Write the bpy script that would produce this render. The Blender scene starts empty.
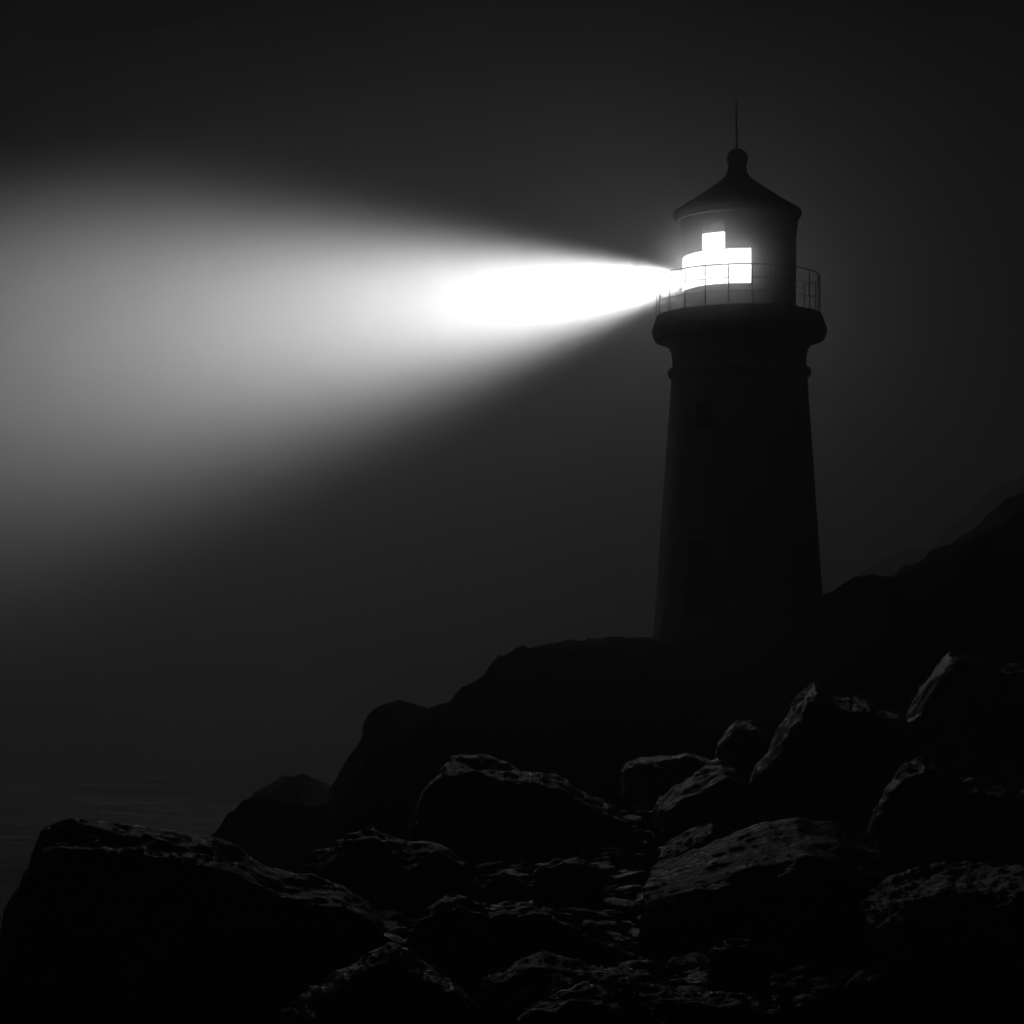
import bpy, bmesh, math, random
import numpy as np
from mathutils import Vector, noise
R = math.radians
scene = bpy.context.scene
C = scene.collection

# ------------------------------------------------------------------ camera
F = 2400.0            # focal length in picture pixels (1024 px = 36 mm)
HZ = 690.0            # picture row of the horizon
EYE = 4.0             # eye height above the sea
cam_d = bpy.data.cameras.new('camera')
cam_d.sensor_width = 36.0
cam_d.lens = F * 36.0 / 1024.0
cam_d.shift_y = (HZ - 512.0) / 1024.0
cam_d.clip_start = 0.5
cam_d.clip_end = 3000.0
cam = bpy.data.objects.new('camera', cam_d)
cam.location = (0, 0, EYE)
cam.rotation_euler = (R(90), 0, 0)
C.objects.link(cam)
scene.camera = cam

# ------------------------------------------------------------------ sky, crest light, exposure
SUN_EL, SUN_AZ = 29.0, -6.0      # low added light from behind the lighthouse, slightly left
world = bpy.data.worlds.new('World')
scene.world = world
world.use_nodes = True
wn = world.node_tree
wn.nodes.clear()
sky = wn.nodes.new('ShaderNodeTexSky')
sky.sky_type = 'NISHITA'
sky.sun_disc = False
sky.sun_elevation = R(SUN_EL)
sky.sun_rotation = R(SUN_AZ)
bw = wn.nodes.new('ShaderNodeRGBToBW')
bg = wn.nodes.new('ShaderNodeBackground')
bg.inputs['Strength'].default_value = 0.0002
wo = wn.nodes.new('ShaderNodeOutputWorld')
wn.links.new(sky.outputs[0], bw.inputs[0])
wn.links.new(bw.outputs[0], bg.inputs['Color'])
wn.links.new(bg.outputs[0], wo.inputs['Surface'])
sun_d = bpy.data.lights.new('crest_light', 'SUN')  # added sun lamp that puts glints on the rock crests
sun_d.energy = 0.032
sun_d.angle = R(6)
sun = bpy.data.objects.new('crest_light', sun_d)
_d = Vector((math.sin(R(SUN_AZ)) * math.cos(R(SUN_EL)), math.cos(R(SUN_AZ)) * math.cos(R(SUN_EL)), math.sin(R(SUN_EL))))
sun.rotation_euler = _d.to_track_quat('Z', 'Y').to_euler()
sun.location = _d * 60
C.objects.link(sun)
scene.view_settings.view_transform = 'Standard'
scene.view_settings.look = 'None'
scene.view_settings.exposure = 0.0
scene.view_settings.gamma = 1.0
cy = scene.cycles
cy.volume_bounces = 1
cy.max_bounces = 6
cy.diffuse_bounces = 2
cy.glossy_bounces = 2
cy.transparent_max_bounces = 12
cy.use_denoising = True
cy.caustics_reflective = False
cy.caustics_refractive = False
cy.sample_clamp_indirect = 3.0
cy.use_light_tree = True

FOG = 0.0125

# ------------------------------------------------------------------ helpers
def W(px, py, d):
    return Vector(((px - 512.0) * d / F, d, EYE + (HZ - py) * d / F))

def tag(o, label=None, cat=None, group=None, kind=None):
    if label: o['label'] = label
    if cat: o['category'] = cat
    if group: o['group'] = group
    if kind: o['kind'] = kind
    return o

def link_mesh(name, verts, faces, mat, parent=None, smooth=False, loc=None):
    me = bpy.data.meshes.new(name)
    me.from_pydata([tuple(v) for v in verts], [], faces)
    me.update()
    if smooth:
        me.polygons.foreach_set('use_smooth', [True] * len(me.polygons))
    me.materials.append(mat)
    o = bpy.data.objects.new(name, me)
    if loc is not None: o.location = loc
    if parent: o.parent = parent
    C.objects.link(o)
    return o

def new_mat(name):
    m = bpy.data.materials.new(name)
    m.use_nodes = True
    nt = m.node_tree
    nt.nodes.clear()
    out = nt.nodes.new('ShaderNodeOutputMaterial')
    return m, nt, out

def stone_mat(name, lo, hi, rough_lo, rough_hi, scale=1.0, bump=0.6, spec=0.5, stretch=(1, 1, 1), rot=(0, 0, 0), dist=0.05):
    m, nt, out = new_mat(name)
    N, L = nt.nodes.new, nt.links.new
    p = N('ShaderNodeBsdfPrincipled')
    tc = N('ShaderNodeTexCoord')
    mp = N('ShaderNodeMapping')
    mp.inputs['Scale'].default_value = tuple(scale * s for s in stretch)
    mp.inputs['Rotation'].default_value = rot
    L(tc.outputs['Object'], mp.inputs['Vector'])
    n1 = N('ShaderNodeTexNoise'); n1.inputs['Scale'].default_value = 2.2; n1.inputs['Detail'].default_value = 10; n1.inputs['Roughness'].default_value = 0.66
    n2 = N('ShaderNodeTexNoise'); n2.inputs['Scale'].default_value = 14.0; n2.inputs['Detail'].default_value = 6; n2.inputs['Roughness'].default_value = 0.7
    v = N('ShaderNodeTexVoronoi'); v.inputs['Scale'].default_value = 5.0
    try: v.feature = 'DISTANCE_TO_EDGE'
    except Exception: pass
    for t in (n1, n2, v): L(mp.outputs[0], t.inputs['Vector'])
    cr = N('ShaderNodeValToRGB')
    cr.color_ramp.elements[0].position = 0.3; cr.color_ramp.elements[0].color = (lo, lo, lo, 1)
    cr.color_ramp.elements[1].position = 0.72; cr.color_ramp.elements[1].color = (hi, hi, hi, 1)
    L(n1.outputs['Fac'], cr.inputs[0])
    L(cr.outputs[0], p.inputs['Base Color'])
    rr = N('ShaderNodeMapRange')
    rr.inputs['From Min'].default_value = 0.35; rr.inputs['From Max'].default_value = 0.65
    rr.inputs['To Min'].default_value = rough_lo; rr.inputs['To Max'].default_value = rough_hi
    L(n2.outputs['Fac'], rr.inputs['Value'])
    L(rr.outputs[0], p.inputs['Roughness'])
    p.inputs['Specular IOR Level'].default_value = spec
    a = N('ShaderNodeMath'); a.operation = 'MULTIPLY'; a.inputs[1].default_value = 0.55
    L(n2.outputs['Fac'], a.inputs[0])
    s = N('ShaderNodeMath'); s.operation = 'ADD'
    L(n1.outputs['Fac'], s.inputs[0]); L(a.outputs[0], s.inputs[1])
    n3 = N('ShaderNodeTexNoise'); n3.inputs['Scale'].default_value = 42.0; n3.inputs['Detail'].default_value = 4
    L(mp.outputs[0], n3.inputs['Vector'])
    s0 = N('ShaderNodeMath'); s0.operation = 'MULTIPLY_ADD'; s0.inputs[1].default_value = 0.14
    L(n3.outputs['Fac'], s0.inputs[0]); L(s.outputs[0], s0.inputs[2]); s = s0
    mn = N('ShaderNodeMath'); mn.operation = 'MINIMUM'; mn.inputs[1].default_value = 0.06
    L(v.outputs['Distance'], mn.inputs[0])
    s2 = N('ShaderNodeMath'); s2.operation = 'MULTIPLY_ADD'; s2.inputs[1].default_value = 3.0
    L(mn.outputs[0], s2.inputs[0]); L(s.outputs[0], s2.inputs[2])
    b = N('ShaderNodeBump'); b.inputs['Strength'].default_value = bump; b.inputs['Distance'].default_value = dist
    L(s2.outputs[0], b.inputs['Height'])
    L(b.outputs[0], p.inputs['Normal'])
    L(p.outputs[0], out.inputs['Surface'])
    return m

M_ROCK = stone_mat('wet_rock', 0.007, 0.026, 0.22, 0.45, 1.1, 0.5, 0.9, (1, 1, 1.6), (0.2, 0.35, 0.1), 0.07)
M_GRAIN = stone_mat('wet_grained_rock', 0.007, 0.03, 0.2, 0.42, 1.2, 0.6, 1.0, (0.45, 2.2, 1.2), (0.1, 0.2, 0.55), 0.07)
M_GROUND = stone_mat('wet_stony_ground', 0.018, 0.05, 0.5, 0.8, 1.0, 0.8, 0.0, (1, 1, 1), (0, 0, 0), 0.12)
M_FAR = stone_mat('dark_weathered_rock', 0.014, 0.042, 0.6, 0.85, 1.1, 0.8, 0.0, (1, 1, 1.6), (0.2, 0.35, 0.1), 0.1)
M_PLASTER = stone_mat('weathered_plaster', 0.28, 0.46, 0.6, 0.85, 0.8, 0.25, 0.0, (1, 1, 0.4), (0, 0, 0), 0.02)
M_LANTERN = stone_mat('lantern_paint', 0.28, 0.38, 0.45, 0.65, 1.2, 0.15, 0.3, (1, 1, 0.3), (0, 0, 0), 0.01)
M_ROOF = stone_mat('roof_metal', 0.025, 0.045, 0.6, 0.8, 1.5, 0.2, 0.2, (1, 1, 1), (0, 0, 0), 0.01)

def plain(name, v, rough=0.5, metal=0.0):
    m, nt, out = new_mat(name)
    p = nt.nodes.new('ShaderNodeBsdfPrincipled')
    n = nt.nodes.new('ShaderNodeTexNoise'); n.inputs['Scale'].default_value = 9
    cr = nt.nodes.new('ShaderNodeValToRGB')
    cr.color_ramp.elements[0].color = (v * .7, v * .7, v * .7, 1)
    cr.color_ramp.elements[1].color = (v * 1.3, v * 1.3, v * 1.3, 1)
    nt.links.new(n.outputs['Fac'], cr.inputs[0]); nt.links.new(cr.outputs[0], p.inputs['Base Color'])
    p.inputs['Roughness'].default_value = rough
    p.inputs['Metallic'].default_value = metal
    nt.links.new(p.outputs[0], out.inputs['Surface'])
    return m
M_IRON = plain('painted_iron', 0.05, 0.45)
M_RAIL = plain('galvanised_rail', 0.09, 0.5)
M_DOOR = plain('dark_door_wood', 0.04, 0.6)
M_DARKGLASS = plain('dark_glass', 0.02, 0.12)
M_FRAME = plain('window_frame_paint', 0.35, 0.5)

def glow_mat(name, strength, opaque=0.5):
    m, nt, out = new_mat(name)
    e = nt.nodes.new('ShaderNodeEmission'); e.inputs['Color'].default_value = (1, 1, 1, 1)
    e.inputs['Strength'].default_value = strength
    t = nt.nodes.new('ShaderNodeBsdfTransparent')
    mx = nt.nodes.new('ShaderNodeMixShader'); mx.inputs[0].default_value = opaque
    nt.links.new(t.outputs[0], mx.inputs[1]); nt.links.new(e.outputs[0], mx.inputs[2])
    nt.links.new(mx.outputs[0], out.inputs['Surface'])
    return m
M_PANE = glow_mat('lit_lantern_pane', 13.0, 0.9)
M_PANE_FOGLIGHT = glow_mat('unseen_fog_light_pane', 250.0)  # unseen back panes, added to brighten the fog behind the tower
M_PANE_SIDE = glow_mat('lit_lantern_pane_side', 55.0)
M_LAMP = glow_mat('lamp_glow', 60.0)

# ------------------------------------------------------------------ terrain
def interp(pts, x):
    xs = [p[0] for p in pts]; ys = [p[1] for p in pts]
    return float(np.interp(x, xs, ys))

GZ = [(0, -3.2), (12, -3.0), (18, -2.85), (20, -2.72), (24, -2.5), (28, -2.3), (32, -2.15), (38, -1.9), (45, -1.5), (52, -.8), (60, .15), (66, 1.3), (68.5, 1.5), (73, 1.45), (80, 0.6), (95, -2.0), (120, -6)]
# picture row of the skyline made by the ground at the lighthouse's depth
HEAD = [(-400, 900), (330, 860), (400, 775), (425, 742), (455, 712), (468, 692), (485, 676), (500, 658), (520, 649), (560, 646), (580, 641), (610, 640), (656, 638), (800, 640), (1500, 640)]
RIGHT = [(780, 640), (822, 596), (840, 586), (860, 583), (880, 586), (905, 578), (935, 560), (960, 546), (985, 532), (1005, 524), (1024, 500), (1200, 380), (1800, 250)]
def fbm(x, y, z, octv=5, h=0.9):
    return noise.fractal(Vector((x, y, z)), h, 2.1, octv)
def shore(y):      # x of the shoreline at depth y
    return interp([(0, -7), (20, -5.5), (26, -4.6), (30, -2.3), (38, -2.2), (50, -2.9), (60, -2.6), (68, -2.4), (120, 0)], y)
def ground(x, y):
    z = interp(GZ, y)
    px = 512 + x * F / max(y, 1)
    if y > 40:
        zr = (HZ - interp(HEAD, 512 + x * F / 68.0)) * 68.0 / F
        k = min(1, (y - 40) / 25)
        k = k * k * (3 - 2 * k)
        z = min(z, z * (1 - k) + zr * k) if y < 70 else min(z, zr)
    # slope that climbs to the right of the tower
    zr2 = (HZ - interp(RIGHT, 512 + x * F / 68.0)) * 68.0 / F
    if x > 8:
        k = max(0, 1 - abs(y - 68) / (24 if y < 68 else 40))
        k = k * k * (3 - 2 * k)
        s = max(z, z + (zr2 - z) * k)
        z = s
    d = x - shore(y)
    if d < 0:
        z += max(d * (0.55 if y < 30 else 1.3), -3.6)
    return z
def make_terrain():
    ys = []
    y = 9.0
    while y < 130:
        ys.append(y); y *= 1.0105
    nu = 330
    verts, faces = [], []
    for y in ys:
        for i in range(nu):
            u = -1.25 + 2.6 * i / (nu - 1)
            x = u * 512 * y / F * 1.0
            z = ground(x, y)
            k = 0.14 + 0.0045 * y
            n = fbm(x * .45, y * .45, 0, 6, .8) * k + abs(noise.noise(Vector((x * .9, y * .6, 3)))) * k * .9
            n += noise.noise(Vector((x * 3.1, y * 2.4, 7))) * .07 + noise.noise(Vector((x * 7, y * 6, 9))) * .035
            near = math.hypot(x - 6.605, y - 70)
            if near < 4.2: n *= max(0, (near - 2.6) / 1.6)
            verts.append((x, y, EYE + z + n * .8 - .12))
    ny = len(ys)
    for j in range(ny - 1):
        for i in range(nu - 1):
            a = j * nu + i
            faces.append((a, a + 1, a + nu + 1, a + nu))
    o = link_mesh('ground', verts, faces, M_GROUND, smooth=True)
    tag(o, 'dark wet rocky ground of the headland rising to the lighthouse', 'ground', kind='structure')
make_terrain()

def make_sea():
    m, nt, out = new_mat('sea_water')
    N, L = nt.nodes.new, nt.links.new
    p = N('ShaderNodeBsdfPrincipled')
    p.inputs['Base Color'].default_value = (0.006, 0.006, 0.006, 1)
    p.inputs['Roughness'].default_value = 0.6
    p.inputs['Specular IOR Level'].default_value = 0.12
    tc = N('ShaderNodeTexCoord'); mp = N('ShaderNodeMapping'); mp.inputs['Scale'].default_value = (0.25, 0.8, 1)
    L(tc.outputs['Object'], mp.inputs[0])
    n = N('ShaderNodeTexNoise'); n.inputs['Scale'].default_value = 1.0; n.inputs['Detail'].default_value = 7; n.inputs['Roughness'].default_value = .6
    L(mp.outputs[0], n.inputs['Vector'])
    # drifting foam left by the swell
    mf = N('ShaderNodeMapping'); mf.inputs['Scale'].default_value = (0.09, 0.42, 1)
    L(tc.outputs['Object'], mf.inputs[0])
    nf = N('ShaderNodeTexNoise'); nf.inputs['Scale'].default_value = 1.0; nf.inputs['Detail'].default_value = 8; nf.inputs['Roughness'].default_value = .68
    L(mf.outputs[0], nf.inputs['Vector'])
    rf = N('ShaderNodeValToRGB')
    rf.color_ramp.elements[0].position = .48; rf.color_ramp.elements[0].color = (.005, .005, .005, 1)
    rf.color_ramp.elements[1].position = .72; rf.color_ramp.elements[1].color = (.30, .30, .30, 1)
    L(nf.outputs['Fac'], rf.inputs[0]); L(rf.outputs[0], p.inputs['Base Color'])
    b = N('ShaderNodeBump'); b.inputs['Strength'].default_value = .8; b.inputs['Distance'].default_value = .6
    L(n.outputs['Fac'], b.inputs['Height']); L(b.outputs[0], p.inputs['Normal'])
    L(p.outputs[0], out.inputs['Surface'])
    verts, faces = [], []
    xs = np.concatenate([[-390, -250, -160, -110], np.arange(-80, 40.1, .8), [60, 100, 200, 390]])
    ys = np.concatenate([[-30, -10, 5], np.arange(18, 150, .8), [180, 230, 300, 400, 590]])
    for y in ys:
        for x in xs:
            a = .10 if 18 < y < 150 and -80 < x < 40 else 0
            z = a * (noise.noise(Vector((x * .16, y * .35, 0))) * 1.3 + noise.noise(Vector((x * .5, y * .9, 4))) * .7)
            verts.append((x, y, z))
    nx = len(xs)
    for j in range(len(ys) - 1):
        for i in range(nx - 1):
            a = j * nx + i
            faces.append((a, a + 1, a + nx + 1, a + nx))
    o = link_mesh('sea', verts, faces, m, smooth=True)
    tag(o, 'dark misty sea left of the headland', 'sea', kind='structure')
make_sea()

# far misty hillside on the right
def make_hill():
    crest = [(780, 640), (850, 596), (868, 578), (895, 560), (910, 552), (935, 545), (950, 530), (965, 512), (985, 496), (1005, 488), (1030, 478), (1100, 440), (1250, 400), (1500, 380)]
    verts, faces = [], []
    nu, nv = 170, 60
    for j in range(nv):
        v = j / (nv - 1)
        y = 84 + 60 * v
        for i in range(nu):
            px = 780 + 700 * i / (nu - 1)
            x = (px - 512) * 100 / F
            h = EYE + (HZ - interp(crest, px)) * 100 / F
            k = math.sin(min(1, v / .28) * math.pi / 2) if v < .28 else max(0, 1 - (v - .28) * .8)
            z = -2 + (h + 2) * k + fbm(x * .25, y * .25, 5, 6, .8) * .7
            verts.append((x, y, z))
    for j in range(nv - 1):
        for i in range(nu - 1):
            a = j * nu + i
            faces.append((a, a + 1, a + nu + 1, a + nu))
    o = link_mesh('hills', verts, faces, M_GROUND, smooth=True)
    tag(o, 'misty hillside rising in the distance right of the lighthouse', 'hill', kind='structure')
make_hill()

# ------------------------------------------------------------------ boulders
SEC = {  # cross-sections from back (-1) to front (+1): share of the crest height
    'round': [(-1, 0), (-.85, .45), (-.5, .9), (-.15, 1), (.25, .93), (.6, .7), (.85, .35), (1, 0)],
    'slab': [(-1, 0), (-.9, .55), (-.75, .97), (-.65, 1), (.3, .84), (.56, .77), (.64, .66), (.74, .15), (1, 0)],
    'block': [(-1, 0), (-.9, .6), (-.6, .96), (-.4, 1), (.1, .9), (.35, .62), (.6, .4), (.8, .22), (1, 0)],
    'ridge': [(-1, 0), (-.5, .6), (-.1, 1), (.15, .78), (.5, .55), (.8, .3), (1, 0)],
}
def boulder(label, crest, d, thick, sec='block', base=None, rough=1.0, seed=0, mat=None, taper=.25, nu=None, cat='rock', grain=(1, 1, 1), group=None):
    rnd = random.Random(seed)
    x0, x1 = crest[0][0], crest[-1][0]
    wpx = x1 - x0
    width = wpx * d / F
    zb = (base if base is not None else ground(W((x0 + x1) / 2, 0, d).x, d)) - 0.35
    if nu is None: nu = int(max(60, min(200, wpx * .55)))
    nv = int(max(40, min(110, nu * .62)))
    yc = d
    cx = (x0 + x1) / 2
    origin = Vector(((cx - 512) * d / F, d, EYE + zb))
    verts = []
    S = SEC[sec]
    size = min(width, thick)
    skew = rnd.uniform(-.25, .25)
    for j in range(nv):
        v = -1 + 2 * j / (nv - 1)
        for i in range(nu):
            u = i / (nu - 1)
            px = x0 + wpx * u
            hz = (HZ - interp(crest, px)) * d / F
            vv = v + .10 * noise.noise(Vector((u * 3.3 + seed, v * 2, 1.7))) + .05 * noise.noise(Vector((u * 9, v * 5, seed)))
            k = interp(S, max(-1, min(1, vv)))
            sh = 1 - taper * abs(v) ** 2.2
            x = ((cx - 512) + (px - cx) * sh) * d / F + skew * v * .3 * size
            y = yc + (-v) * -1 * thick / 2 * -1   # v=-1 is the back
            y = yc - v * thick / 2 * (1 - .35 * abs(2 * u - 1) ** 3)
            edge = min(1, min(u, 1 - u) / .04)
            z = zb + (hz - zb) * k * edge
            verts.append(Vector((x, y, EYE + z)) - origin)
    faces = []
    for j in range(nv - 1):
        for i in range(nu - 1):
            a = j * nu + i
            faces.append((a, a + nu, a + nu + 1, a + 1))
    # bottom skirt closes the rock underneath
    me = bpy.data.meshes.new('rock')
    me.from_pydata([tuple(v) for v in verts], [], faces)
    me.update()
    nrm = [Vector(v.normal) for v in me.vertices]
    gx, gy, gz = grain
    out = []
    tl, ph = rnd.uniform(.2, .7), rnd.uniform(-.8, .8)
    ct, s_t, cp, sp_ = math.cos(tl), math.sin(tl), math.cos(ph), math.sin(ph)
    lay, layd = rnd.uniform(.10, .2) * (size ** .5), .03 * min(1.4, size)
    off = Vector((seed * 3.1, seed * 1.7, seed * .9))
    for v, n in zip(verts, nrm):
        q = Vector((v.x * gx, v.y * gy, v.z * gz))
        a = noise.fractal(q * (1.3 / size) + off, .9, 2.1, 4) * .04 * size
        w = noise.voronoi(q * (2.6 / size) + off)[0]
        a += (w[1] - w[0] - .42) * .05 * size          # angular chips
        a += noise.fractal(q * 4.2 + off, .7, 2.1, 4) * .022 * min(1.5, size)
        a += (-abs(noise.noise(q * 6 + off)) * .028 - abs(noise.noise(q * 14 + off)) * .010) * min(1, size / 2.2)
        st = (v.z * ct + (v.x * cp + v.y * sp_) * s_t) / lay + noise.noise(v * 1.1 + off) * 1.6
        fr = st - math.floor(st)
        a += (abs(fr - .35) - .3) * layd * (.6 + .8 * noise.noise(v * 1.9 - off))
        out.append(v + n * a * rough)
    me.vertices.foreach_set('co', [c for v in out for c in v])
    me.update()
    bm = bmesh.new(); bm.from_mesh(me)
    be = [e for e in bm.edges if e.is_boundary]
    r = bmesh.ops.extrude_edge_only(bm, edges=be)
    vs = [g for g in r['geom'] if isinstance(g, bmesh.types.BMVert)]
    for v in vs: v.co.z -= .5
    bmesh.ops.contextual_create(bm, geom=[e for e in bm.edges if e.is_boundary])
    bmesh.ops.recalc_face_normals(bm, faces=bm.faces)
    bm.to_mesh(me); bm.free()
    me.polygons.foreach_set('use_smooth', [True] * len(me.polygons))
    me.materials.append(mat or M_ROCK)
    o = bpy.data.objects.new('rock', me)
    o.location = origin
    C.objects.link(o)
    tag(o, label, cat, group=group)
    return o

B = boulder
# background, far to near
B('small hazy rock farthest out in the sea on the left', [(245, 800), (262, 789), (280, 777), (303, 767), (314, 775), (335, 792), (350, 800)], 74, 3.5, 'round', rough=2.2, base=-4.1, seed=1, mat=M_FAR)
B('tall hazy sea rock with a flat top left of the headland', [(325, 800), (345, 775), (358, 745), (368, 718), (380, 706), (398, 697), (425, 699), (447, 697), (462, 703), (480, 725), (500, 780)], 66, 5, 'round', rough=1.5, base=-4.1, seed=2, mat=M_FAR)
B('low dark rock spit running left into the sea below the tall sea rock', [(195, 842), (212, 828), (232, 803), (250, 796), (285, 799), (330, 798), (372, 802), (400, 796), (440, 800), (480, 830)], 50, 5, 'round', base=-4.0, seed=3, mat=M_FAR)
B('steep dark outcrop with rounded shoulder on the left end of the headland', [(415, 775), (440, 722), (462, 695), (486, 678), (500, 656), (520, 648), (552, 646), (590, 652), (630, 668), (670, 700)], 64, 6, 'round', base=-1.4, seed=4, mat=M_FAR, rough=.8)
B('low hump of rock on the headland slope below the lighthouse', [(560, 745), (585, 722), (605, 711), (640, 713), (680, 722), (720, 740)], 54, 4, 'round', seed=5, mat=M_FAR)
B('tall black crag at the right edge above the slope', [(925, 600), (960, 552), (990, 532), (1004, 530), (1016, 514), (1028, 496), (1060, 488), (1100, 500), (1130, 560)], 56, 8, 'round', base=-.5, seed=6, mat=M_FAR, rough=.8)
B('half buried dark rock on the headland below the left of the tower', [(500, 735), (520, 708), (545, 694), (580, 690), (610, 700), (635, 722), (650, 735)], 60, 3, 'block', seed=31, mat=M_FAR)
B('dark rock shelf on the slope right under the tower door', [(640, 715), (665, 690), (700, 678), (745, 680), (790, 690), (820, 712)], 59, 3, 'block', seed=32, mat=M_FAR)
B('flat dark rock on the slope above the big dark boulder', [(470, 770), (490, 748), (520, 738), (560, 742), (590, 756), (605, 770)], 48, 3, 'block', seed=33, mat=M_FAR)
B('dark rock at the foot of the steep outcrop', [(395, 800), (412, 778), (435, 762), (462, 758), (490, 770), (505, 800)], 50, 3, 'block', seed=34, mat=M_FAR)
B('wide dark rock on the slope above the leaning slab', [(640, 760), (662, 742), (700, 735), (740, 728), (770, 716), (800, 722), (830, 750)], 47, 3, 'block', seed=35, mat=M_FAR)
B('dark rock filling the slope between the tower and the high right rock', [(830, 680), (850, 655), (880, 640), (915, 636), (945, 645), (970, 680)], 52, 4, 'block', seed=36, mat=M_FAR)
# right side
B('rock with a faint lit left edge high on the right slope', [(895, 725), (918, 692), (935, 668), (953, 650), (985, 654), (1030, 660), (1080, 670), (1110, 730)], 42, 4, 'block', seed=7)
B('small pointed rock just left of the tall tilted slab', [(712, 748), (722, 732), (735, 720), (756, 722), (775, 735), (790, 752)], 42, 2, 'block', seed=8)
B('tall tilted slab with sharp top below the lighthouse', [(745, 800), (757, 768), (772, 742), (790, 712), (806, 686), (816, 677), (836, 692), (870, 694), (905, 712), (930, 752), (960, 800)], 36, 3.4, 'block', seed=9, mat=M_GRAIN, grain=(2, 1, .6))
B('flat topped low rock right of the big dark boulder', [(618, 776), (632, 762), (650, 755), (685, 753), (712, 757), (735, 775)], 40, 2.4, 'round', seed=10)
B('leaning slab tilted up to the right in front of the tall slab', [(650, 800), (672, 785), (695, 770), (722, 757), (738, 764), (755, 785), (765, 805)], 34, 2.2, 'slab', seed=11, mat=M_GRAIN, grain=(.8, 1.5, 1))
B('large dark boulder with ragged top in the middle of the shore', [(398, 862), (408, 828), (420, 795), (432, 772), (446, 757), (478, 757), (505, 766), (530, 771), (560, 775), (585, 790), (612, 799), (635, 815), (660, 842)], 32.5, 3.2, 'block', seed=12)
B('steep pale faced boulder at the right above the broad slab', [(860, 835), (872, 802), (885, 778), (905, 760), (925, 753), (940, 758), (965, 775), (1010, 782), (1060, 800), (1080, 850)], 29, 2.4, 'block', seed=13, mat=M_GRAIN)
B('thin sliver of rock lying behind the broad slab', [(655, 850), (672, 838), (694, 826), (712, 822), (722, 830), (732, 845)], 29, 1.0, 'slab', seed=14)
B('small cracked boulder beside the large dark boulder', [(290, 885), (298, 862), (312, 850), (330, 845), (344, 830), (365, 827), (388, 831), (402, 837), (425, 842), (448, 848), (470, 865), (500, 895)], 27, 2.0, 'round', seed=15)
B('small rounded stone with a lit rim in the gravel gully', [(530, 880), (542, 864), (560, 857), (585, 857), (598, 865), (606, 880)], 26.5, .9, 'round', seed=16)
B('little stone left of the rounded stone in the gully', [(478, 890), (488, 877), (502, 872), (516, 876), (528, 890)], 25.5, .6, 'round', seed=17)
B('broad flat slab with lit grainy top in the right foreground', [(632, 925), (637, 882), (642, 868), (668, 860), (700, 848), (735, 835), (765, 826), (800, 820), (838, 822), (860, 830), (885, 838), (905, 862), (925, 900)], 24, 2.6, 'slab', base=-2.9, seed=18, mat=M_GRAIN, grain=(.7, 1.8, 1), taper=.08, rough=.5)
B('long low boulder behind the right corner of the foreground', [(850, 915), (865, 898), (890, 884), (930, 872), (975, 862), (1030, 858), (1080, 870), (1120, 920)], 22.5, 2.2, 'slab', seed=19, mat=M_GRAIN)
B('huge black boulder filling the left foreground', [(-8, 985), (0, 935), (12, 895), (25, 860), (42, 832), (62, 827), (95, 824), (120, 831), (150, 833), (180, 838), (210, 843), (238, 854), (262, 868), (296, 880), (318, 884), (345, 888), (365, 900), (385, 922), (400, 950)], 22, 2.8, 'block', base=-3.0, seed=20, mat=M_GRAIN, grain=(.8, 1.6, 1), taper=.1, rough=.7)
B('dark blocky boulder in the gully between the front rocks', [(392, 965), (405, 935), (420, 910), (440, 896), (465, 895), (490, 905), (520, 904), (548, 908), (585, 918), (620, 940), (650, 965)], 21.5, 1.6, 'block', seed=21)
B('small half buried stone in the shadow under the broad slab', [(706, 958), (716, 944), (732, 938), (750, 938), (762, 946), (772, 960)], 20.2, .6, 'round', seed=22)
B('low faint ledge below the huge left boulder', [(130, 985), (170, 955), (215, 934), (250, 930), (290, 938), (335, 950), (380, 985)], 20, 1.4, 'slab', seed=23, mat=M_FAR)
B('low boulder with a bright ragged crest at the bottom left of centre', [(270, 1015), (310, 985), (345, 966), (368, 952), (392, 944), (408, 950), (425, 964), (455, 975), (490, 1010)], 18.8, 2.0, 'round', seed=24)
B('low boulder with a thin lit crest at the bottom centre', [(465, 1000), (485, 970), (512, 956), (545, 947), (572, 952), (592, 962), (625, 958), (650, 962), (680, 985), (700, 1010)], 19, 1.8, 'round', seed=25)
B('pointed boulder with the brightest crest at the bottom edge', [(490, 1045), (525, 1005), (560, 990), (595, 978), (618, 970), (640, 977), (668, 984), (710, 990), (770, 1000), (830, 1050)], 17.3, 1.6, 'round', seed=27)
B('wide dark ledge in the bottom right corner', [(730, 1060), (790, 1010), (850, 985), (920, 968), (980, 975), (1040, 990), (1100, 1050)], 17.8, 1.6, 'slab', seed=28, mat=M_FAR)

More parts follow.
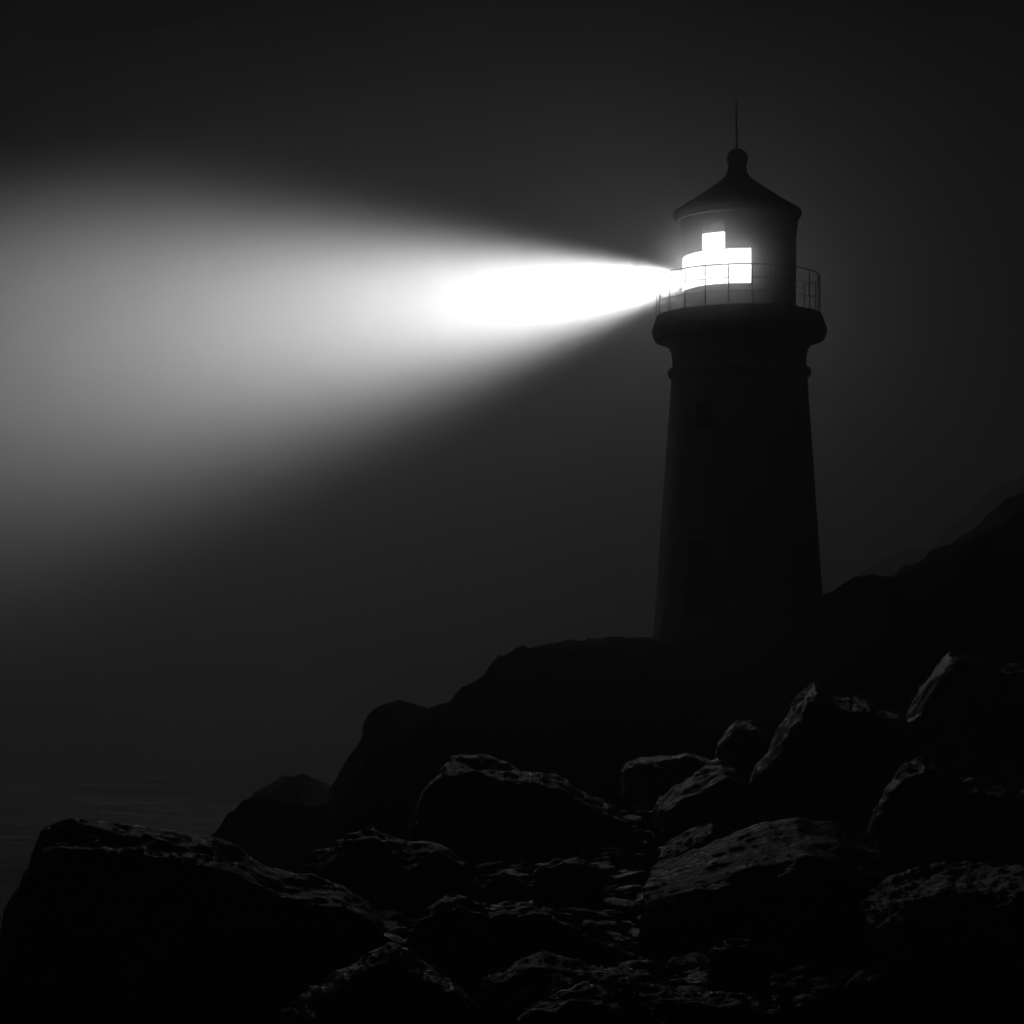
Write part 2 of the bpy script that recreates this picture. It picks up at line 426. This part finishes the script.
def make_gravel():
    rnd = random.Random(5)
    verts, faces = [], []
    ico = bmesh.new(); bmesh.ops.create_icosphere(ico, subdivisions=2, radius=1)
    iv = [v.co.copy() for v in ico.verts]; fi = [[v.index for v in f.verts] for f in ico.faces]; ico.free()
    for k in range(2600):
        y = rnd.uniform(16, 38) if k % 3 else rnd.uniform(16, 29)
        px = rnd.uniform(250, 1060)
        x = (px - 512) * y / F
        if x < shore(y) - .5 or (px < 480 and y > 29): continue
        z = EYE + ground(x, y)
        s = .03 + .16 * rnd.random() ** 3
        sx, sy, sz = s * rnd.uniform(.8, 1.8), s * rnd.uniform(.8, 1.6), s * rnd.uniform(.4, .9)
        a = rnd.uniform(0, 6.28); ca, sa = math.cos(a), math.sin(a)
        b = len(verts); o = rnd.random() * 50
        for v in iv:
            q = 1 + .35 * noise.noise(v * 1.3 + Vector((o, 0, o)))
            X, Y, Z = v.x * sx * q, v.y * sy * q, v.z * sz * q
            verts.append((x + X * ca - Y * sa, y + X * sa + Y * ca, z + Z))
        faces += [tuple(b + i for i in f) for f in fi]
    o = link_mesh('gravel', verts, faces, M_ROCK)
    tag(o, 'loose gravel and small stones scattered between the boulders', 'gravel', kind='stuff')
make_gravel()

# ------------------------------------------------------------------ lighthouse
LX, LY = 6.625, 70.0
S = 34.286
LZ = EYE + 1.25
def zz(py): return EYE + (HZ - py) / S - LZ         # height above the lighthouse base
def rr(px): return px / S
lh = bpy.data.objects.new('lighthouse', None)
lh.location = (LX, LY, LZ)
C.objects.link(lh)
tag(lh, 'round stone lighthouse with lit lantern room standing on the rocky headland', 'lighthouse')

def lathe(prof, n=96, a0=0, a1=2 * math.pi):
    verts, faces = [], []
    m = len(prof)
    for i in range(n):
        a = a0 + (a1 - a0) * i / n
        for r, z in prof:
            verts.append((r * math.sin(a), -r * math.cos(a), z))
    for i in range(n):
        for j in range(m - 1):
            a = i * m + j; b = ((i + 1) % n) * m + j
            faces.append((a, b, b + 1, a + 1))
    return verts, faces
def lathe_obj(name, prof, mat, parent, n=96, smooth=True):
    v, f = lathe(prof, n)
    o = link_mesh(name, v, f, mat, parent, smooth=False)
    if smooth:
        me = o.data
        me.polygons.foreach_set('use_smooth', [True] * len(me.polygons))
        try:
            me.set_sharp_from_angle(angle=R(32))
        except Exception: pass
    return o
def tower_r(py): return rr(np.interp(py, [376, 650], [67.7, 86.6]))

# tower shaft with gently uneven plaster, closed at the top
prof = [(tower_r(p), zz(p)) for p in np.linspace(672, 376, 40)]
lathe_obj('tower', prof, M_PLASTER, lh)
lathe_obj('stone_band', [(rr(66), zz(378)), (rr(69.2), zz(377.6)), (rr(71.3), zz(375.4)), (rr(71.8), zz(372.7)), (rr(71), zz(370)), (rr(68.8), zz(368.3)), (rr(65), zz(368))], M_PLASTER, lh)
neck = [(rr(66.6), zz(369)), (rr(66.9), zz(360)), (rr(68.1), zz(352)), (rr(70.6), zz(346.5)), (rr(73.6), zz(343.4)), (rr(75.2), zz(342.4)), (rr(75.4), zz(341))]
lathe_obj('cornice', neck, M_PLASTER, lh)
lathe_obj('gallery_deck', [(rr(70), zz(341.9)), (rr(84.6), zz(340.4)), (rr(85.6), zz(338.5)), (rr(87.6), zz(332)), (rr(87.2), zz(330)), (rr(84.2), zz(322)), (rr(82.8), zz(317.6)), (rr(82.2), zz(316.6)), (rr(55), zz(316.4))], M_PLASTER, lh)

# railing
rail = bpy.data.objects.new('railing', None); rail.parent = lh; C.objects.link(rail)
RR = rr(81.4)
rail.location.x = -.03
def tube_ring(r, z, t, n=96, m=8):
    verts, faces = [], []
    for i in range(n):
        a = 2 * math.pi * i / n
        for j in range(m):
            b = 2 * math.pi * j / m
            q = r + t * math.cos(b)
            verts.append((q * math.sin(a), -q * math.cos(a), z + t * math.sin(b)))
    for i in range(n):
        for j in range(m):
            faces.append((i * m + j, ((i + 1) % n) * m + j, ((i + 1) % n) * m + (j + 1) % m, i * m + (j + 1) % m))
    return verts, faces
zd = zz(316.5)
RH = 1.12
for name, h, t in (('handrail', RH, .017), ('rail_bar', RH * .66, .011), ('rail_bar', RH * .33, .011)):
    v, f = tube_ring(RR, zd + h, t)
    link_mesh(name, v, f, M_RAIL, rail, smooth=True)
def cyl(x, y, z0, z1, r, m=8, r1=None):
    r1 = r if r1 is None else r1
    v = []
    for z, q in ((z0, r), (z1, r1)):
        for j in range(m):
            b = 2 * math.pi * j / m
            v.append((x + q * math.cos(b), y + q * math.sin(b), z))
    f = [(j, (j + 1) % m, m + (j + 1) % m, m + j) for j in range(m)] + [tuple(range(m - 1, -1, -1)), tuple(range(m, 2 * m))]
    return v, f
NP = 22
for k in range(NP):
    a = 2 * math.pi * (k + .27) / NP
    v, f = cyl(RR * math.sin(a), -RR * math.cos(a), zd - .02, zd + RH, .016)
    link_mesh('rail_post', v, f, M_RAIL, rail, smooth=False)

# lantern room wall with window openings. angle 0 faces the camera, negative to the left
RL = rr(56.6)
zb_, zt_ = zz(320), zz(216)
z_sill, z_top, z_tall = EYE + 11.60 - LZ, EYE + 12.59 - LZ, EYE + 13.08 - LZ
OPEN = [(-19.2, 6.5, z_sill, z_top), (-45, -19.6, z_sill, z_tall), (-70.9, -45.4, z_sill, z_top), (-97, -71.3, z_sill, z_top),
        (-123.5, -97.4, z_sill, z_tall), (-150, -123.9, z_sill, z_top), (-176.5, -150.4, z_sill, z_top), (-203, -176.9, z_sill, z_top)]  # the last two face away, added to light the fog
angs = sorted(set([float(a) for o in OPEN for a in o[:2]] + [float(a) for a in range(-203, 157, 4)]))
angs = [a for i, a in enumerate(angs) if i == 0 or a - angs[i - 1] > .4 or True]
zs = [zb_, zz(312), zz(308), zz(305), zz(297), z_sill, (z_sill + z_top) / 2, z_top, z_tall, zz(226), zz(220), zt_]
def wall_r(z):
    if z < zz(305): return RL + .07 * min(1, (zz(305) - z) / (zz(305) - zz(316)))
    if z >= zz(226): return RL + .045
    return RL
verts, faces = [], []
na, nz = len(angs), len(zs)
for a in angs:
    for z in zs:
        q = wall_r(z)
        verts.append((q * math.sin(R(a)), -q * math.cos(R(a)), z))
for i in range(na):
    a, b = angs[i], (angs[i + 1] if i + 1 < na else angs[0] + 360)
    for j in range(nz - 1):
        am, zm = (a + b) / 2, (zs[j] + zs[j + 1]) / 2
        if any(o[0] < am < o[1] and o[2] < zm < o[3] for o in OPEN): continue
        i2 = (i + 1) % na
        faces.append((i * nz + j, i2 * nz + j, i2 * nz + j + 1, i * nz + j + 1))
lant = link_mesh('lantern_room', verts, faces, M_LANTERN, lh, smooth=True)
sm = lant.modifiers.new('thickness', 'SOLIDIFY'); sm.thickness = .10; sm.offset = -1

def arc_box(a0, a1, z0, z1, r0, r1, n=6):
    v, f = [], []
    for i in range(n + 1):
        a = R(a0 + (a1 - a0) * i / n)
        for r, z in ((r0, z0), (r1, z0), (r1, z1), (r0, z1)):
            v.append((r * math.sin(a), -r * math.cos(a), z))
    for i in range(n):
        for j in range(4):
            p, q = i * 4 + j, i * 4 + (j + 1) % 4
            f.append((p, q, q + 4, p + 4))
    f += [(3, 2, 1, 0), (n * 4, n * 4 + 1, n * 4 + 2, n * 4 + 3)]
    return v, f
def join(parts):
    V, Fc = [], []
    for v, f in parts:
        b = len(V); V += v; Fc += [tuple(b + i for i in q) for q in f]
    return V, Fc
for (a0, a1, z0, z1) in OPEN:
    g = .45
    am = (a0 + a1) / 2
    bars = [arc_box(a0 + .05, a0 + g, z0, z1, RL - .075, RL - .02, 1), arc_box(a1 - g, a1 - .05, z0, z1, RL - .075, RL - .02, 1),
            arc_box(a0 + g, a1 - g, z0 + .002, z0 + .03, RL - .073, RL - .022), arc_box(a0 + g, a1 - g, z1 - .03, z1 - .002, RL - .073, RL - .022),
            arc_box(am - .25, am + .25, z0 + .03, z1 - .03, RL - .070, RL - .03, 1)]
    v, f = join(bars)
    w = link_mesh('window', v, f, M_FRAME, lh)
    v, f = [], []
    n = 6
    for i in range(n + 1):
        a = R(a0 + .03 + (a1 - a0 - .06) * i / n)
        q = RL - .012
        v += [(q * math.sin(a), -q * math.cos(a), z0 + .003), (q * math.sin(a), -q * math.cos(a), z1 - .003)]
    for i in range(n):
        f.append((2 * i, 2 * i + 2, 2 * i + 3, 2 * i + 1))
    link_mesh('pane', v, f, M_PANE if a1 > -100 else (M_PANE_SIDE if a1 > -130 else M_PANE_FOGLIGHT), w, smooth=True)

# roof: eave, cone, neck and ball finial
roof_o = lathe_obj('roof', [(rr(52), zz(214)), (rr(62.9), zz(213.2)), (rr(63.2), zz(211.6)),
    (rr(60), zz(210)), (rr(43), zz(198.8)), (rr(28), zz(188.6)), (rr(17), zz(180.6)), (rr(12.5), zz(176.6)), (rr(10.4), zz(172)), (rr(9.4), zz(168))], M_ROOF, lh)
eave_o = lathe_obj('eave', [(rr(50), zz(219.2)), (rr(57.5), zz(219)), (rr(59.5), zz(221)), (rr(61), zz(220.6)), (rr(63.7), zz(216.6)), (rr(64.3), zz(214)), (rr(63.4), zz(212.6)), (rr(55), zz(212.5))], M_ROOF, lh)
v, f = tube_ring(rr(60.3), zz(221), .034)
glint_o = link_mesh('eave_rim_glint', v, f, M_FRAME, lh, smooth=True)  # pale ring added as the bright lit line under the eave
bc, br = zz(159.3), rr(10.8)
fin = [(rr(9.6), zz(169)), (rr(9.5), zz(166.6))] + [(br * math.cos(t), bc + br * math.sin(t)) for t in np.linspace(-.62, 1.53, 14)] + [(0.001, bc + br)]
fin_o = lathe_obj('finial', fin, M_ROOF, lh, n=40)
v, f = cyl(0, 0, zz(150), zz(101), .032, 8, .018)
lrod = link_mesh('lightning_rod', v, f, M_IRON, lh)
lrod.location.x = -.08
for ob in (roof_o, fin_o, eave_o, glint_o): ob.location.x = -.06

# small tower window and door, set in the tapered shaft
def shaft_box(a0, a1, p0, p1, dr0, dr1, n=5):
    v, f = [], []
    for i in range(n + 1):
        a = R(a0 + (a1 - a0) * i / n)
        for dr, p in ((dr0, p0), (dr1, p0), (dr1, p1), (dr0, p1)):
            r = tower_r(p) + dr
            v.append((r * math.sin(a), -r * math.cos(a), zz(p)))
    for i in range(n):
        for j in range(4):
            p, q = i * 4 + j, i * 4 + (j + 1) % 4
            f.append((p, q, q + 4, p + 4))
    f += [(3, 2, 1, 0), (n * 4, n * 4 + 1, n * 4 + 2, n * 4 + 3)]
    return v, f
def framed(name, a0, a1, p0, p1, fill, fillname, inner_m):
    fa = 1.3; fp = 2.2
    v, f = join([shaft_box(a0 - fa, a0, p0 + fp, p1 - fp, -.05, .05), shaft_box(a1, a1 + fa, p0 + fp, p1 - fp, -.05, .05),
                 shaft_box(a0, a1, p1, p1 - fp, -.05, .052), shaft_box(a0 - fa * 1.3, a1 + fa * 1.3, p0 + fp * 1.6, p0 + fp * .2, -.05, .09)])
    w = link_mesh(name, v, f, M_PLASTER, lh)
    v, f = shaft_box(a0, a1, p0, p1, -.04, .012)
    c = link_mesh(fillname, v, f, fill, w)
    v, f = inner_m()
    link_mesh('glazing_bar' if name == 'window' else 'handle', v, f, M_IRON, w)
framed('window', -41, -27, 434, 408, M_DARKGLASS, 'pane',
       lambda: join([shaft_box(-34.4, -33.6, 434, 408, .013, .03, 1), shaft_box(-41, -34.4, 421.6, 420.4, .013, .03, 2), shaft_box(-33.6, -27, 421.6, 420.4, .013, .03, 2)]))
framed('door', -43, -27, 618, 545, M_DOOR, 'door_leaf', lambda: shaft_box(-29.5, -28.6, 584, 580, .013, .07, 1))

# lamp: a lens on a pedestal, and the spotlight it throws out over the sea
v, f = lathe([(.001, zb_ + .0), (.32, zb_ + .0), (.32, zb_ + .08), (.12, zb_ + .16), (.12, z_sill - .05), (.30, z_sill), (.30, z_sill + .04), (.001, z_sill + .04)], 24)
ped = link_mesh('lamp_pedestal', v, f, M_IRON, lh)
v, f = lathe([(.001, z_sill + .05), (.24, z_sill + .08), (.36, z_sill + .3), (.38, z_sill + .5), (.36, z_sill + .7), (.24, z_sill + .92), (.001, z_sill + .95)], 24)
link_mesh('lamp_lens', v, f, M_LAMP, lh, smooth=True)

BEAM_SIGMA = R(7.4)
BEAM_ASYM = 0.45
AL = R(56)          # beam swings away from the camera
sp = bpy.data.lights.new('lighthouse_beam', 'SPOT')
sp.energy = 3400000.0
sp.spot_size = R(64)
sp.spot_blend = 1.0
# the lens throws a soft-edged cone: intensity falls off as a Gaussian of the angle from the axis
sp.use_nodes = True
ln = sp.node_tree; em = [n for n in ln.nodes if n.type == 'EMISSION'][0]
tc = ln.nodes.new('ShaderNodeTexCoord'); sx = ln.nodes.new('ShaderNodeSeparateXYZ')
ln.links.new(tc.outputs['Normal'], sx.inputs[0])
def lmath(op, a, b=None):
    n = ln.nodes.new('ShaderNodeMath'); n.operation = op
    for k, q in enumerate((a, b)):
        if q is None: continue
        if isinstance(q, (int, float)): n.inputs[k].default_value = q
        else: ln.links.new(q, n.inputs[k])
    return n.outputs[0]
absz = lmath('ABSOLUTE', sx.outputs['Z'])
t1 = lmath('SUBTRACT', 1.0, absz)
hyp = lmath('SQRT', lmath('ADD', lmath('MULTIPLY', sx.outputs['X'], sx.outputs['X']), lmath('MULTIPLY', sx.outputs['Y'], sx.outputs['Y'])))
up = lmath('DIVIDE', sx.outputs['Y'], lmath('ADD', hyp, 1e-5))          # the cone reaches further down than up
t1 = lmath('MULTIPLY', t1, lmath('ADD', 1.0, lmath('MULTIPLY', up, BEAM_ASYM)))
t2 = lmath('POWER', lmath('MULTIPLY', t1, 2.0 / (BEAM_SIGMA ** 2)), 1.3)     # about (angle / sigma)^2.6
t3 = lmath('EXPONENT', lmath('MULTIPLY', t2, -1.0))
ln.links.new(t3, em.inputs['Strength'])
sp.shadow_soft_size = 0.05
so = bpy.data.objects.new('lighthouse_beam', sp)
dirv = Vector((-math.cos(AL), math.sin(AL), 0.107)).normalized()
so.location = (LX - 1.28 * math.cos(AL), LY + 1.28 * math.sin(AL), EYE + (HZ - 272) / S + .06)
so.rotation_euler = (-dirv).to_track_quat('Z', 'Y').to_euler()
C.objects.link(so)

# ------------------------------------------------------------------ haze
def make_haze():
    m, nt, out = new_mat('haze_air')
    p = nt.nodes.new('ShaderNodeVolumePrincipled')
    p.inputs['Color'].default_value = (.88, .88, .88, 1)
    p.inputs['Density'].default_value = FOG
    p.inputs['Anisotropy'].default_value = 0.0
    nt.links.new(p.outputs[0], out.inputs['Volume'])
    x0, x1, y0, y1, z0, z1 = -400, 400, -40, 600, -8, EYE + 24
    v = [(x, y, z) for x in (x0, x1) for y in (y0, y1) for z in (z0, z1)]
    f = [(0, 1, 3, 2), (4, 6, 7, 5), (0, 4, 5, 1), (2, 3, 7, 6), (0, 2, 6, 4), (1, 5, 7, 3)]
    o = link_mesh('haze', v, f, m)
    tag(o, 'thin night mist filling the air over the headland and sea', 'mist', kind='stuff')
make_haze()

def make_glow_mist():  # extra mist ball added to spread a glare round the lit windows
    m, nt, out = new_mat('added_glow_mist')
    N, L = nt.nodes.new, nt.links.new
    p = N('ShaderNodeVolumePrincipled')
    p.inputs['Color'].default_value = (.96, .96, .96, 1)
    p.inputs['Anisotropy'].default_value = 0.0
    tc = N('ShaderNodeTexCoord'); vl = N('ShaderNodeVectorMath'); vl.operation = 'LENGTH'
    L(tc.outputs['Object'], vl.inputs[0])
    def mt(op, a, b):
        n = N('ShaderNodeMath'); n.operation = op; n.use_clamp = op == 'SUBTRACT'
        for k, q in enumerate((a, b)):
            if isinstance(q, (int, float)): n.inputs[k].default_value = q
            else: L(q, n.inputs[k])
        return n.outputs[0]
    t = mt('SUBTRACT', 1.0, mt('DIVIDE', vl.outputs['Value'], 2.7))
    L(mt('MULTIPLY', mt('POWER', t, 2.2), 2.0), p.inputs['Density'])
    L(p.outputs[0], out.inputs['Volume'])
    bm = bmesh.new(); bmesh.ops.create_icosphere(bm, subdivisions=3, radius=2.75)
    me = bpy.data.meshes.new('mist'); bm.to_mesh(me); bm.free()
    me.materials.append(m)
    o = bpy.data.objects.new('mist', me)
    o.location = (LX - .55, LY - 1.35, LZ + (z_sill + z_top) / 2)
    C.objects.link(o)
    tag(o, 'added patch of denser mist that makes the glow around the lit lantern windows', 'mist', kind='stuff')
make_glow_mist()
